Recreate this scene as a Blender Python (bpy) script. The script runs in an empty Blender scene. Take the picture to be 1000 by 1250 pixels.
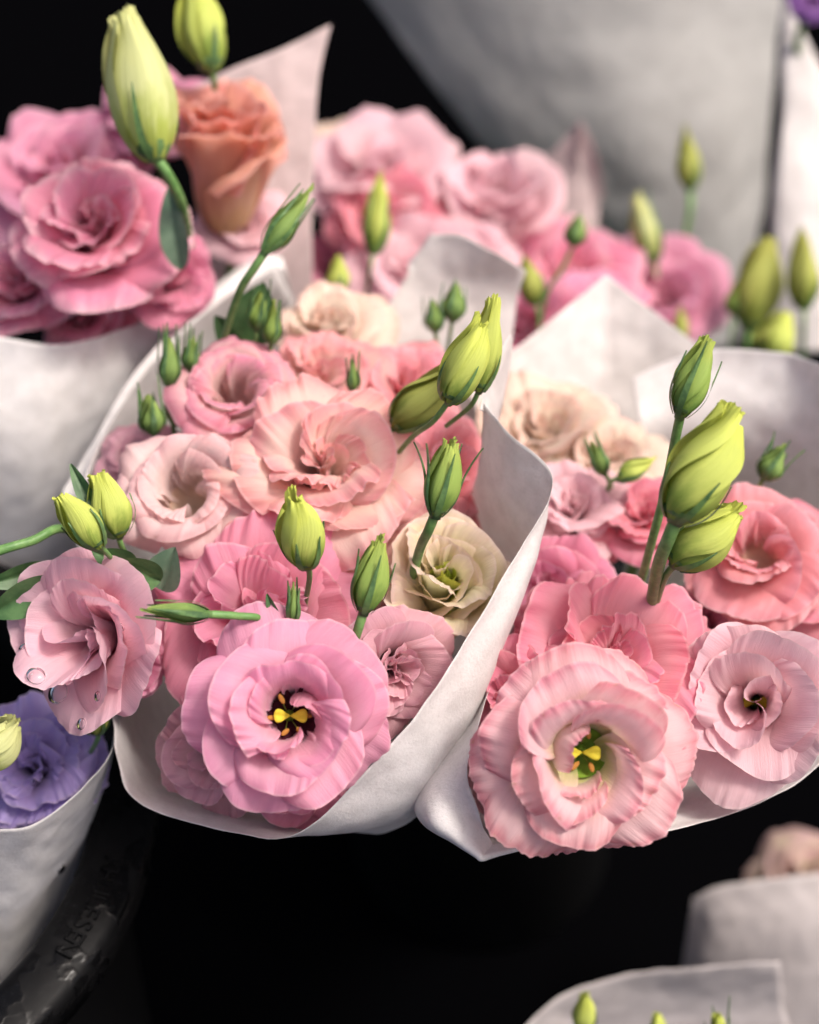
import bpy, math, random
import numpy as np
from mathutils import Vector, Matrix, noise

R = math.radians
C = bpy.context.scene.collection
scn = bpy.context.scene

# ------------------------------------------------------------------ camera, light, exposure
PITCH = 48.0
CAM = Vector((0, 0, 1.0))
K = 0.28 / 0.6 / 1000.0                      # metres per photo pixel per metre of depth
cd = bpy.data.cameras.new('camera')
cam = bpy.data.objects.new('camera', cd); C.objects.link(cam)
cam.location = CAM
cam.rotation_euler = (R(90 - PITCH), 0, 0)
cd.sensor_fit = 'HORIZONTAL'; cd.sensor_width = 36; cd.lens = 36 * 0.6 / 0.28
cd.clip_start = 0.02; cd.clip_end = 100
cd.dof.use_dof = True; cd.dof.focus_distance = 0.585; cd.dof.aperture_fstop = 6.0
scn.camera = cam
CR = cam.rotation_euler.to_matrix()

world = bpy.data.worlds.new('World'); scn.world = world; world.use_nodes = True
wn = world.node_tree
sky = wn.nodes.new('ShaderNodeTexSky'); sky.sky_type = 'NISHITA'; sky.sun_disc = False
sky.air_density = 0.6; sky.dust_density = 7.0; sky.ozone_density = 0.0
bg = wn.nodes['Background']; bg.inputs[1].default_value = 0.15
wn.links.new(sky.outputs[0], bg.inputs[0])
SUN_CAM = Vector((0.48, 0.56, 0.68)).normalized()      # direction towards the sun, seen from the camera
sd = (CR @ SUN_CAM).normalized()
sun = bpy.data.lights.new('sun', 'SUN'); sun.energy = 2.0; sun.angle = R(13); sun.color = (1.0, 0.95, 0.90)
so = bpy.data.objects.new('sun', sun); C.objects.link(so)
so.rotation_euler = sd.to_track_quat('Z', 'Y').to_euler()
sky.sun_elevation = math.asin(sd.z); sky.sun_rotation = math.atan2(sd.x, sd.y)
scn.view_settings.view_transform = 'Standard'; scn.view_settings.look = 'None'
scn.view_settings.exposure = 0.45; scn.view_settings.gamma = 1.0
scn.view_settings.use_curve_mapping = False
scn.cycles.use_denoising = True
scn.cycles.max_bounces = 8; scn.cycles.diffuse_bounces = 4; scn.cycles.transmission_bounces = 6

# ------------------------------------------------------------------ helpers
def P(x, y, d):
    return CAM + CR @ Vector(((x - 500) * K * d, -(y - 625) * K * d, -d))
def D(x, y, z=None):
    if z is None: z = math.sqrt(max(0.0, 1 - x * x - y * y))
    return (CR @ Vector((x, y, z))).normalized()
def lin(c):
    out = []
    for v in c:
        v /= 255.0
        out.append(v / 12.92 if v <= 0.04045 else ((v + 0.055) / 1.055) ** 2.4)
    return tuple(out) + (1.0,)

def mesh(name, V, F, attrs=None):
    me = bpy.data.meshes.new(name)
    V = np.asarray(V, dtype=np.float32).reshape(-1, 3); F = np.asarray(F, dtype=np.int32)
    me.vertices.add(len(V)); me.vertices.foreach_set('co', V.ravel())
    k = F.shape[1]
    me.loops.add(F.size); me.loops.foreach_set('vertex_index', F.ravel())
    me.polygons.add(len(F)); me.polygons.foreach_set('loop_start', np.arange(0, F.size, k, dtype=np.int32))
    me.update(calc_edges=True)
    me.polygons.foreach_set('use_smooth', np.ones(len(F), dtype=bool))
    for a, arr in (attrs or {}).items():
        at = me.attributes.new(a, 'FLOAT', 'POINT'); at.data.foreach_set('value', np.asarray(arr, dtype=np.float32).ravel())
    me.validate()
    return me

def grid_faces(nu, nv, closed=False):
    i, j = np.meshgrid(np.arange(nu if closed else nu - 1), np.arange(nv - 1), indexing='ij')
    i2 = (i + 1) % nu
    return np.stack([i * nv + j, i2 * nv + j, i2 * nv + j + 1, i * nv + j + 1], -1).reshape(-1, 4)

def link(name, me, mat, parent=None):
    o = bpy.data.objects.new(name, me); C.objects.link(o)
    if mat: me.materials.append(mat)
    if parent: o.parent = parent
    return o
def local(parent, V):
    M = np.array(parent.matrix_basis.inverted()); V = np.asarray(V, float).reshape(-1, 3)
    return V @ M[:3, :3].T + M[:3, 3]
def thing(name, label, cat, M, group=None):
    o = bpy.data.objects.new(name, None); C.objects.link(o)
    o.matrix_basis = M; o.empty_display_size = 0.01
    tag(o, label, cat, group); return o
def tag(o, label, cat, group=None):
    o['label'] = label; o['category'] = cat
    if group: o['group'] = group
def frame(origin, axis, spin=0.0):
    q = Vector(axis).to_track_quat('Z', 'Y').to_matrix().to_4x4()
    return Matrix.Translation(origin) @ q @ Matrix.Rotation(spin, 4, 'Z')

def catmull(pts, n):
    p = np.asarray(pts, float); m = len(p)
    if m == 2:
        t = np.linspace(0, 1, n)[:, None]; return p[0] * (1 - t) + p[1] * t
    pp = np.vstack([2 * p[0] - p[1], p, 2 * p[-1] - p[-2]])
    t = np.linspace(0, m - 1 - 1e-6, n); i = t.astype(int); f = (t - i)[:, None]
    a, b, c, d = pp[i], pp[i + 1], pp[i + 2], pp[i + 3]
    return 0.5 * (2 * b + (c - a) * f + (2 * a - 5 * b + 4 * c - d) * f ** 2 + (3 * b - a - 3 * c + d) * f ** 3)

def tube_geo(pts, r0, r1, n=24, k=8):
    p = catmull(pts, n); t = np.gradient(p, axis=0); t /= np.linalg.norm(t, axis=1)[:, None] + 1e-12
    ref = np.array([0.31, 0.52, 0.79]); a = np.cross(t, ref); a /= np.linalg.norm(a, axis=1)[:, None]
    b = np.cross(t, a); th = np.linspace(0, 2 * math.pi, k, endpoint=False)
    rad = np.linspace(r0, r1, n)[:, None]
    V = np.stack([p + rad * (math.cos(x) * a + math.sin(x) * b) for x in th], 0)
    return V.reshape(-1, 3), grid_faces(k, n, True)

# ------------------------------------------------------------------ materials
class NT:
    def __init__(s, name):
        s.m = bpy.data.materials.new(name); s.m.use_nodes = True; s.t = s.m.node_tree
        s.t.nodes.clear(); s.out = s.n('ShaderNodeOutputMaterial')
    def n(s, kind, **kw):
        x = s.t.nodes.new(kind)
        for k, v in kw.items(): setattr(x, k, v)
        return x
    def l(s, a, b): s.t.links.new(a, b)
    def val(s, x, sock):
        if hasattr(x, 'links') or isinstance(x, bpy.types.NodeSocket): s.l(x, sock)
        else: sock.default_value = x
    def math(s, op, a, b=0.0, clamp=False):
        x = s.n('ShaderNodeMath', operation=op, use_clamp=clamp); s.val(a, x.inputs[0]); s.val(b, x.inputs[1]); return x.outputs[0]
    def attr(s, name):
        return s.n('ShaderNodeAttribute', attribute_name=name).outputs['Fac']
    def mix(s, f, a, b, blend='MIX'):
        x = s.n('ShaderNodeMix', data_type='RGBA', blend_type=blend)
        s.val(f, x.inputs[0]); s.val(a, x.inputs[6]); s.val(b, x.inputs[7]); return x.outputs[2]
    def step(s, x, a, b):
        m = s.n('ShaderNodeMapRange', interpolation_type='SMOOTHSTEP'); s.val(x, m.inputs[0])
        m.inputs[1].default_value = a; m.inputs[2].default_value = b; return m.outputs[0]
    def noise(s, vec, scale, detail=3.0, rough=0.55):
        x = s.n('ShaderNodeTexNoise'); x.inputs['Scale'].default_value = scale
        x.inputs['Detail'].default_value = detail; x.inputs['Roughness'].default_value = rough
        if vec is not None: s.l(vec, x.inputs['Vector'])
        return x.outputs['Fac']
    def xyz(s, a, b, c):
        x = s.n('ShaderNodeCombineXYZ'); s.val(a, x.inputs[0]); s.val(b, x.inputs[1]); s.val(c, x.inputs[2]); return x.outputs[0]
    def bump(s, h, strength, dist, normal=None):
        x = s.n('ShaderNodeBump'); x.inputs['Strength'].default_value = strength; x.inputs['Distance'].default_value = dist
        s.l(h, x.inputs['Height'])
        if normal is not None: s.l(normal, x.inputs['Normal'])
        return x.outputs[0]
    def finish(s, col, nor=None, rough=0.5, spec=0.3, trans=0.0, tcol=None, sheen=0.0):
        b = s.n('ShaderNodeBsdfPrincipled'); s.val(col, b.inputs['Base Color']); s.val(rough, b.inputs['Roughness'])
        b.inputs['Specular IOR Level'].default_value = spec
        b.inputs['Sheen Weight'].default_value = sheen
        if nor is not None: s.l(nor, b.inputs['Normal'])
        o = b.outputs[0]
        if trans > 0:
            t = s.n('ShaderNodeBsdfTranslucent'); s.val(tcol if tcol is not None else col, t.inputs[0])
            if nor is not None: s.l(nor, t.inputs['Normal'])
            mx = s.n('ShaderNodeMixShader'); mx.inputs[0].default_value = trans
            s.l(o, mx.inputs[1]); s.l(t.outputs[0], mx.inputs[2]); o = mx.outputs[0]
        s.l(o, s.out.inputs[0]); return s.m

def petal_mat(name, base, mid, edge, e0=0.72, b0=0.12, b1=0.5, brown=0.25, vein=0.09, trans=0.46):
    """base = colour at the claw, mid = blade, edge = margin; these are pigment, the thin rim highlight is painted on top."""
    t = NT(name); pv, pu, pe = t.attr('pv'), t.attr('pu'), t.attr('pe')
    oi = t.n('ShaderNodeObjectInfo'); rnd = oi.outputs['Random']
    r50 = t.math('MULTIPLY', rnd, 57.0)
    big = t.noise(t.xyz(t.math('MULTIPLY', pu, 2.0), t.math('MULTIPLY', pv, 2.0), r50), 1.6, 4)
    strk = t.noise(t.xyz(t.math('MULTIPLY', pu, 38.0), t.math('MULTIPLY', pv, 1.3), r50), 1.0, 4, 0.6)
    fine = t.noise(t.xyz(t.math('MULTIPLY', pu, 70.0), t.math('MULTIPLY', pv, 16.0), r50), 1.0, 3, 0.6)
    off = t.math('MULTIPLY', t.math('SUBTRACT', big, 0.5), 0.35)
    pvn = t.math('ADD', pv, off); pen = t.math('ADD', pe, off)
    c = t.mix(t.step(pvn, b0, b1), lin(base), lin(mid))
    c = t.mix(t.step(pen, e0, 1.04), c, lin(edge))
    c = t.mix(t.math('MULTIPLY', t.math('MULTIPLY', t.attr('pw'), t.step(t.math('SUBTRACT', 1.0, pe), 0.02, 0.4)), 0.28), c, lin((246, 226, 218)))
    dk = t.math('MULTIPLY', t.step(strk, 0.45, 0.75), vein * 2.2)
    c = t.mix(dk, c, t.mix(1.0, c, (0.80, 0.60, 0.62, 1), 'MULTIPLY'))
    lt = t.math('MULTIPLY', t.step(big, 0.45, 0.72), 0.22)
    c = t.mix(lt, c, t.mix(0.5, c, (0.95, 0.86, 0.84, 1)))
    spot = t.noise(t.xyz(t.math('MULTIPLY', pu, 9.0), t.math('MULTIPLY', pv, 9.0), t.math('ADD', r50, 9.0)), 1.0, 3, 0.7)
    br = t.math('MULTIPLY', t.math('MULTIPLY', t.step(spot, 0.58, 0.68), t.step(pe, 0.90, 0.99)), brown)
    c = t.mix(br, c, lin((196, 150, 112)))
    c = t.mix(t.math('MULTIPLY', t.step(pe, 0.972, 0.992), 0.30), c, lin((248, 226, 224)))  # painted highlight: bright rim line mixed into the petal colour
    hs = t.n('ShaderNodeHueSaturation'); t.l(c, hs.inputs['Color'])
    t.l(t.math('ADD', t.math('MULTIPLY', rnd, 0.14), 0.92), hs.inputs['Value'])
    t.l(t.math('ADD', t.math('MULTIPLY', t.math('FRACT', t.math('MULTIPLY', rnd, 7.31)), 0.016), 0.492), hs.inputs['Hue'])
    c = hs.outputs[0]
    h = t.math('ADD', t.math('MULTIPLY', strk, 1.0), t.math('MULTIPLY', fine, 0.6))
    n = t.bump(h, 0.34, 0.0008)
    return t.finish(c, n, 0.52, 0.28, trans, c, 0.15)

def bud_mat(name, a, b, tip, trans=0.2):
    t = NT(name); pv, pu = t.attr('pv'), t.attr('pu')
    rnd = t.math('MULTIPLY', t.n('ShaderNodeObjectInfo').outputs['Random'], 31.0)
    strk = t.noise(t.xyz(t.math('MULTIPLY', pu, 12.0), t.math('MULTIPLY', pv, 1.5), rnd), 1.0, 4, 0.6)
    big = t.noise(t.xyz(pu, t.math('MULTIPLY', pv, 2.0), rnd), 1.8, 3)
    x = t.math('ADD', pv, t.math('MULTIPLY', t.math('SUBTRACT', big, 0.5), 0.7))
    c = t.mix(t.step(x, 0.05, 0.5), lin(a), lin(b)); c = t.mix(t.step(x, 0.6, 1.05), c, lin(tip))
    c = t.mix(t.math('MULTIPLY', t.step(strk, 0.45, 0.7), 0.16), c, t.mix(1.0, c, (0.72, 0.80, 0.5, 1), 'MULTIPLY'))
    return t.finish(c, t.bump(strk, 0.4, 0.0010), 0.6, 0.18, trans, c)

def green_mat(name, a, b, scale=220, rough=0.42, trans=0.12):
    t = NT(name); g = t.n('ShaderNodeTexCoord').outputs['Object']
    f = t.noise(g, scale, 4, 0.6); c = t.mix(t.step(f, 0.35, 0.68), lin(a), lin(b))
    return t.finish(c, t.bump(t.noise(g, scale * 4, 3), 0.15, 0.0005), rough, 0.4, trans, c)

def paper_mat(name, col, trans=0.32, rough=0.92):
    t = NT(name); g = t.n('ShaderNodeTexCoord').outputs['Object']
    pu, pv = t.attr('pu'), t.attr('pv')
    fib = t.noise(g, 900, 4, 0.65); mot = t.noise(g, 130, 4, 0.6); soft = t.noise(g, 22, 3)
    c = t.mix(t.step(mot, 0.35, 0.7), lin(col), t.mix(1.0, lin(col), (0.90, 0.895, 0.89, 1), 'MULTIPLY'))
    c = t.mix(t.math('MULTIPLY', t.step(fib, 0.5, 0.72), 0.45), c, t.mix(1.0, c, (0.80, 0.79, 0.78, 1), 'MULTIPLY'))
    n = t.bump(soft, 0.10, 0.012); n = t.bump(mot, 0.14, 0.0012, n); n = t.bump(fib, 0.55, 0.0005, n)
    return t.finish(c, n, rough, 0.04, trans, c)

def plain(name, col, rough, spec=0.4, bscale=None, bs=0.2):
    t = NT(name); g = t.n('ShaderNodeTexCoord').outputs['Object']
    n = None
    if bscale: n = t.bump(t.noise(g, bscale, 4), bs, 0.001)
    return t.finish(lin(col), n, rough, spec)

M = dict(
    lilac=petal_mat('petal_lilac_pink', (150, 66, 92), (238, 172, 198), (236, 160, 188), brown=0.05, b1=0.36),
    pink=petal_mat('petal_pink', (230, 160, 170), (236, 158, 182), (234, 150, 174), brown=0.15),
    rosy=petal_mat('petal_rosy_edge', (208, 208, 124), (243, 203, 206), (228, 142, 156), e0=0.82, b0=.24, b1=0.74, brown=0.45),
    salmon=petal_mat('petal_salmon_pink', (240, 200, 185), (240, 166, 180), (232, 136, 158), brown=0.3),
    coral=petal_mat('petal_coral', (240, 200, 176), (236, 152, 158), (240, 168, 178), brown=0.1),
    dusty=petal_mat('petal_dusty_rose', (150, 96, 106), (224, 176, 184), (222, 166, 180), b1=0.45, brown=0.15),
    peach=petal_mat('petal_peach', (242, 212, 184), (246, 214, 202), (238, 160, 164), e0=0.74, brown=0.35),
    blush=petal_mat('petal_blush', (226, 196, 176), (246, 224, 220), (238, 192, 194), brown=0.35),
    bicolour=petal_mat('petal_blush_pink', (226, 180, 176), (238, 200, 196), (232, 146, 170), e0=0.74, brown=0.1),
    cream=petal_mat('petal_cream', (236, 220, 186), (240, 226, 208), (236, 200, 184), e0=0.82, brown=0.3),
    tan=petal_mat('petal_tan_green', (208, 212, 142), (234, 228, 186), (236, 216, 194), e0=0.74, b1=0.6, brown=0.15),
    orange=petal_mat('petal_peach_orange', (232, 186, 140), (236, 182, 154), (236, 166, 150), brown=0.15),
    rose=petal_mat('petal_rose_pink', (222, 128, 154), (238, 152, 178), (240, 184, 198), e0=0.85, brown=0.1),
    hot=petal_mat('petal_deep_pink', (196, 96, 126), (220, 134, 164), (224, 142, 170), brown=0.05),
    magenta=petal_mat('petal_magenta_pink', (200, 110, 144), (224, 146, 176), (228, 164, 190), brown=0.05),
    purple=petal_mat('petal_purple', (140, 112, 180), (184, 162, 222), (192, 174, 228), brown=0.05, vein=0.08),
    pale=petal_mat('petal_pale_pink', (230, 164, 178), (240, 200, 208), (238, 200, 208), e0=0.8, brown=0.05),
    palepink=petal_mat('petal_soft_pink', (236, 150, 180), (246, 200, 212), (244, 196, 210), e0=0.8, brown=0.03),
    violet=petal_mat('petal_violet', (110, 40, 120), (140, 70, 165), (165, 110, 195), brown=0.0),
    beige=petal_mat('petal_beige', (180, 170, 130), (214, 196, 170), (200, 160, 160), brown=0.1),
    budlime=bud_mat('bud_lime', (132, 154, 68), (186, 196, 100), (200, 208, 98)),
    budpale=bud_mat('bud_pale', (164, 176, 84), (198, 202, 142), (200, 202, 136)),
    budgreen=bud_mat('bud_green', (104, 136, 64), (146, 170, 86), (168, 182, 90)),
    budolive=bud_mat('bud_olive', (128, 140, 62), (172, 176, 92), (168, 168, 84)),
    buddark=bud_mat('bud_dark_green', (92, 122, 66), (126, 152, 82), (148, 168, 90)),
    sepal=green_mat('sepal_green', (66, 96, 58), (100, 132, 76)),
    stem=green_mat('stem_green', (92, 134, 72), (120, 158, 92)),
    leaf=green_mat('leaf_green', (62, 96, 56), (92, 126, 78), 120),
    leafgrey=green_mat('leaf_grey_green', (92, 118, 96), (118, 142, 118), 120),
    yellow=plain('stigma_yellow', (200, 186, 56), 0.7, 0.2, 900),
    anther=plain('anther_gold', (168, 118, 58), 0.85, 0.1, 1500),
    filament=green_mat('filament_green', (140, 150, 60), (170, 180, 90)),
    ovary=green_mat('ovary_green', (96, 130, 40), (130, 160, 60)),
    blotch=plain('throat_blotch', (62, 22, 34), 0.7, 0.1, 600),
    paper=paper_mat('white_paper', (238, 235, 233)),
    paperwarm=paper_mat('warm_white_paper', (236, 231, 228)),
    paperpink=paper_mat('pinkish_paper', (226, 208, 206)),
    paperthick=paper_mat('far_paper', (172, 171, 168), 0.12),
    papershade=paper_mat('shaded_paper', (200, 192, 190), 0.2),  # darker copy of the wrapping paper, shade put into its colour
    black=plain('black_plastic', (11, 11, 12), 0.55, 0.14, 70, 0.25),
    rim=None,
    ground=plain('dark_ground', (4, 4, 5), 1.0, 0.0, 60, 0.4),
)

def wet_black():
    t = NT('wet_black_plastic'); g = t.n('ShaderNodeTexCoord').outputs['Object']
    w = t.step(t.noise(g, 55, 3, .5), .50, .56); f = t.noise(g, 300, 3)
    rough = t.math('SUBTRACT', 0.55, t.math('MULTIPLY', w, 0.38))
    c = t.mix(t.step(f, .4, .7), lin((9, 9, 10)), lin((15, 15, 16)))
    return t.finish(c, t.bump(t.math('ADD', t.math('MULTIPLY', w, .5), t.math('MULTIPLY', f, .3)), .4, .0008), rough, .15)
M['rim'] = wet_black()
# ------------------------------------------------------------------ the setting
def ground():
    n = 40; g = np.linspace(-1, 1, n); x, y = np.meshgrid(g, g, indexing='ij')
    x = np.sign(x) * np.abs(x) ** 2 * 30; y = np.sign(y) * np.abs(y) ** 2 * 30
    z = np.zeros_like(x)
    o = link('ground', mesh('ground', np.stack([x, y, z], -1), grid_faces(n, n)), M['ground'])
    o['kind'] = 'structure'
ground()

def lathe(profile, k=96):
    th = np.linspace(0, 2 * math.pi, k, endpoint=False)
    p = np.array(profile)
    V = np.stack([np.stack([p[:, 0] * math.cos(t), p[:, 0] * math.sin(t), p[:, 1]], -1) for t in th], 0)
    return V.reshape(-1, 3), grid_faces(k, len(p), True)

def bucket(x, y, d, rad, label, text=False):
    top = P(x, y, d); h = top.z
    t = thing('flower_bucket', label, 'bucket', Matrix.Translation((top.x, top.y, 0)))
    b = rad * 0.76
    V, F = lathe([(0.001, 0.0), (b, 0.0), (b + .003, .004), (rad - .020, h - .02), (rad - .019, h - .004)])
    link('bucket_wall', mesh('bucket_wall', V, F), M['black'], t)
    V, F = lathe([(rad - .0235, h - .035), (rad - .0225, h - .004), (rad - .0205, h - .0012), (rad - .017, h), (rad - .003, h - .001),
                  (rad, h - .003), (rad + .0012, h - .007), (rad + .001, h - .018), (rad - .001, h - .020), (rad - .004, h - .019), (rad - .0045, h - .008)])
    rim = link('rim', mesh('rim', V, F), M['rim'], t)
    if text:
        chars = 'KHULESEN'; a0, da = text
        for i, ch in enumerate(chars):
            cu = bpy.data.curves.new('rim_letter', 'FONT'); cu.body = ch; cu.size = 0.0098; cu.extrude = 0.0006
            cu.align_x = 'CENTER'; cu.align_y = 'CENTER'
            tmp = bpy.data.objects.new('letter', cu); me = bpy.data.meshes.new_from_object(tmp); bpy.data.objects.remove(tmp)
            o = link('letter', me, M['rim'], rim)
            a = R(a0 + da * i); rr = rad - 0.0095
            o.location = (rr * math.cos(a), rr * math.sin(a), h + 0.0001); o.rotation_euler = (0, 0, a - math.pi / 2)
    return t
bucket(-262, 985, 0.665, 0.138, 'black plastic flower bucket with embossed rim beside the purple bouquet', (-11, -2.3))
bucket(600, 790, 1.00, 0.105, 'black plastic flower bucket in the dark below the two front bouquets')

# ------------------------------------------------------------------ flowers
def theta_curve(ctrl, V):
    x = np.linspace(0, 1, len(ctrl)); c = np.polyfit(x, ctrl, len(ctrl) - 1); return np.polyval(c, V)

def petal_geo(rs, L, hw, th, phi0, r0, cup=0.0, delta=0.06, twist=0.15, ruf=0.03, fringe=0.02, fold=0.0, nu=29, nv=23, lowamp=0.040, crimp=0.004, irr=1.0):
    u = np.linspace(-1, 1, nu); u = np.sign(u) * np.abs(u) ** 0.85
    v = np.linspace(0, 1, nv) ** 0.9
    U, V = np.meshgrid(u, v, indexing='ij')
    ph = rs.uniform(0, 6.28, 24)
    tip = 1 - 0.30 * np.abs(U) ** 2.6 + 0.035 * np.sin(2.3 * U + ph[0]) + 0.03 * np.sin(5.1 * U + ph[1])
    fr = np.interp(U[:, 0], np.linspace(-1, 1, 61), np.convolve(rs.normal(0, 1, 63), [.35, .6, .35], 'valid'))
    tip = tip + (fringe * fr)[:, None] * V ** 3
    theta = theta_curve(th, V) + irr * rs.normal(0, 5) + irr * rs.normal(0, 15) * U * V + irr * rs.normal(0, 9) * np.sin(2.2 * U + ph[22]) * V ** 2 - 16 * np.abs(U) ** 3 * V ** 2
    theta += fold * np.exp(-((U - rs.uniform(-.5, .5)) / .5) ** 2) * V ** 3
    theta = np.radians(theta)
    dv = np.diff(v, prepend=0.0)[None, :] * L * tip
    r = r0 + np.cumsum(np.cos(theta) * dv, 1); z = np.cumsum(np.sin(theta) * dv, 1)
    wp = 0.20 + 0.80 * np.sin(np.pi / 2 * np.minimum(1, V / 0.72)) ** 1.1
    wp = wp * (1 - 0.10 * np.maximum(0, (V - .72) / .28) ** 2)
    a = hw * L * wp
    rr = np.sqrt(np.maximum(r, 0.0) ** 2 + (0.30 * a) ** 2)
    ang = U * a / rr; lim = 1.9; ang = lim * np.tanh(ang / lim)
    phi = phi0 + ang + twist * V
    d = delta * U * (0.3 + V) + cup * L * U ** 2 * V
    low = np.zeros_like(U)
    for i in range(4):
        fu, fv = rs.uniform(.8, 2.6), rs.uniform(.3, 1.8)
        low += np.sin(fu * U * 1.6 + fv * V * 2 + ph[2 + i])
    d = d + irr * lowamp * 0.5 * L * low * V ** 1.5
    e = np.maximum(V ** 5, np.abs(U) ** 6 * V)
    s = U + 0.8 * V * np.sign(U) * (np.abs(U) > .5)
    rw = np.zeros_like(U)
    for i, f in enumerate((4.0, 7.0, 11.0, 17.0)):
        rw += np.sin(f * 1.57 * U * (1 + .0 * V) + f * .6 * V * np.abs(U) + ph[8 + i]) / (i + 1) ** 0.45
    d = d + ruf * L * rw * e
    nz1 = np.interp(U[:, 0], np.linspace(-1, 1, 53), rs.normal(0, 1, 53))[:, None]
    d = d + crimp * L * nz1 * np.clip((V - .72) / .28, 0, 1) ** 1.5
    d = d + 0.0014 * L * np.sin(ph[20] + U * 23 + 1.5 * np.sin(V * 3 + ph[21])) * np.sin(np.pi * np.clip(V, 0, 1)) ** .7
    nr, nz = -np.sin(theta), np.cos(theta)
    rt = r + d * nr; zt = z + d * nz
    X = np.stack([rt * np.cos(phi), rt * np.sin(phi), zt], -1)
    pe = np.maximum(V, (np.abs(U) ** 2.5) * (0.25 + 0.75 * V))
    return X.reshape(-1, 3), (nu, nv), dict(pu=U, pv=V, pe=pe)

# whorls: count, length, half width, elevation angles along the petal, base radius, ruffle
STY = {
 'open': dict(w=[(5, 1.00, .84, (52, 28, 6, -22), .14), (5, .97, .84, (58, 46, 22, -6), .15),
                 (5, .90, .80, (58, 68, 56, 14), .18), (4, .80, .80, (60, 80, 78, 30), .19)], c=.42),
 'frill': dict(w=[(6, 1.00, .70, (54, 22, -2, -34), .12), (5, .97, .76, (62, 36, 12, -14), .12), (5, .92, .78, (66, 58, 36, 6), .14),
                  (4, .82, .80, (56, 72, 62, 18), .20), (2, .62, .66, (66, 80, 84, 60), .25)], c=.42),
 'rose': dict(w=[(5, 1.00, .80, (62, 54, 26, -30), .12), (5, 1.0, .80, (74, 70, 50, 2), .11), (5, .94, .78, (84, 80, 68, 32), .10),
                 (5, .84, .74, (90, 88, 82, 60), .08), (4, .74, .66, (94, 94, 92, 80), .05), (3, .62, .55, (95, 98, 98, 92), .03)], c=.78),
 'ruffle': dict(w=[(6, 1.00, .74, (58, 42, 10, -36), .12), (5, .98, .76, (70, 56, 30, -10), .12), (5, .92, .76, (80, 70, 48, 12), .11),
                   (5, .83, .72, (87, 82, 66, 36), .09), (4, .72, .64, (92, 92, 84, 62), .06), (2, .60, .55, (94, 97, 94, 82), .04)], c=.68),
 'cup': dict(w=[(5, 1.05, .92, (24, 58, 54, -48), .09), (5, 1.05, .92, (20, 66, 80, -26), .09), (4, 1.0, .92, (18, 70, 92, 6), .09)], c=.74),
 'goblet': dict(w=[(5, 1.0, .90, (54, 82, 80, 24), .12), (5, 1.0, .86, (60, 88, 86, 44), .11), (5, .97, .78, (74, 92, 90, 62), .10),
                   (4, .92, .62, (84, 97, 97, 80), .08), (3, .85, .5, (88, 101, 101, 94), .06)], c=.86),
 'bell': dict(w=[(5, 1.00, .74, (62, 54, 34, 4), .10), (5, .99, .74, (70, 64, 48, 22), .10), (4, .93, .72, (78, 74, 64, 40), .10), (3, .78, .6, (86, 84, 78, 62), .08)], c=.8),
 'tight': dict(w=[(5, 1.00, .84, (66, 74, 58, 0), .12), (5, 1.0, .82, (74, 82, 72, 36), .11), (5, .95, .76, (82, 88, 84, 62), .09),
                  (4, .86, .66, (86, 96, 98, 84), .09), (4, .80, .60, (72, 98, 108, 112), .09), (4, .72, .5, (66, 100, 116, 120), .08)], c=.84),
}
FLOWERS = {}
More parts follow.
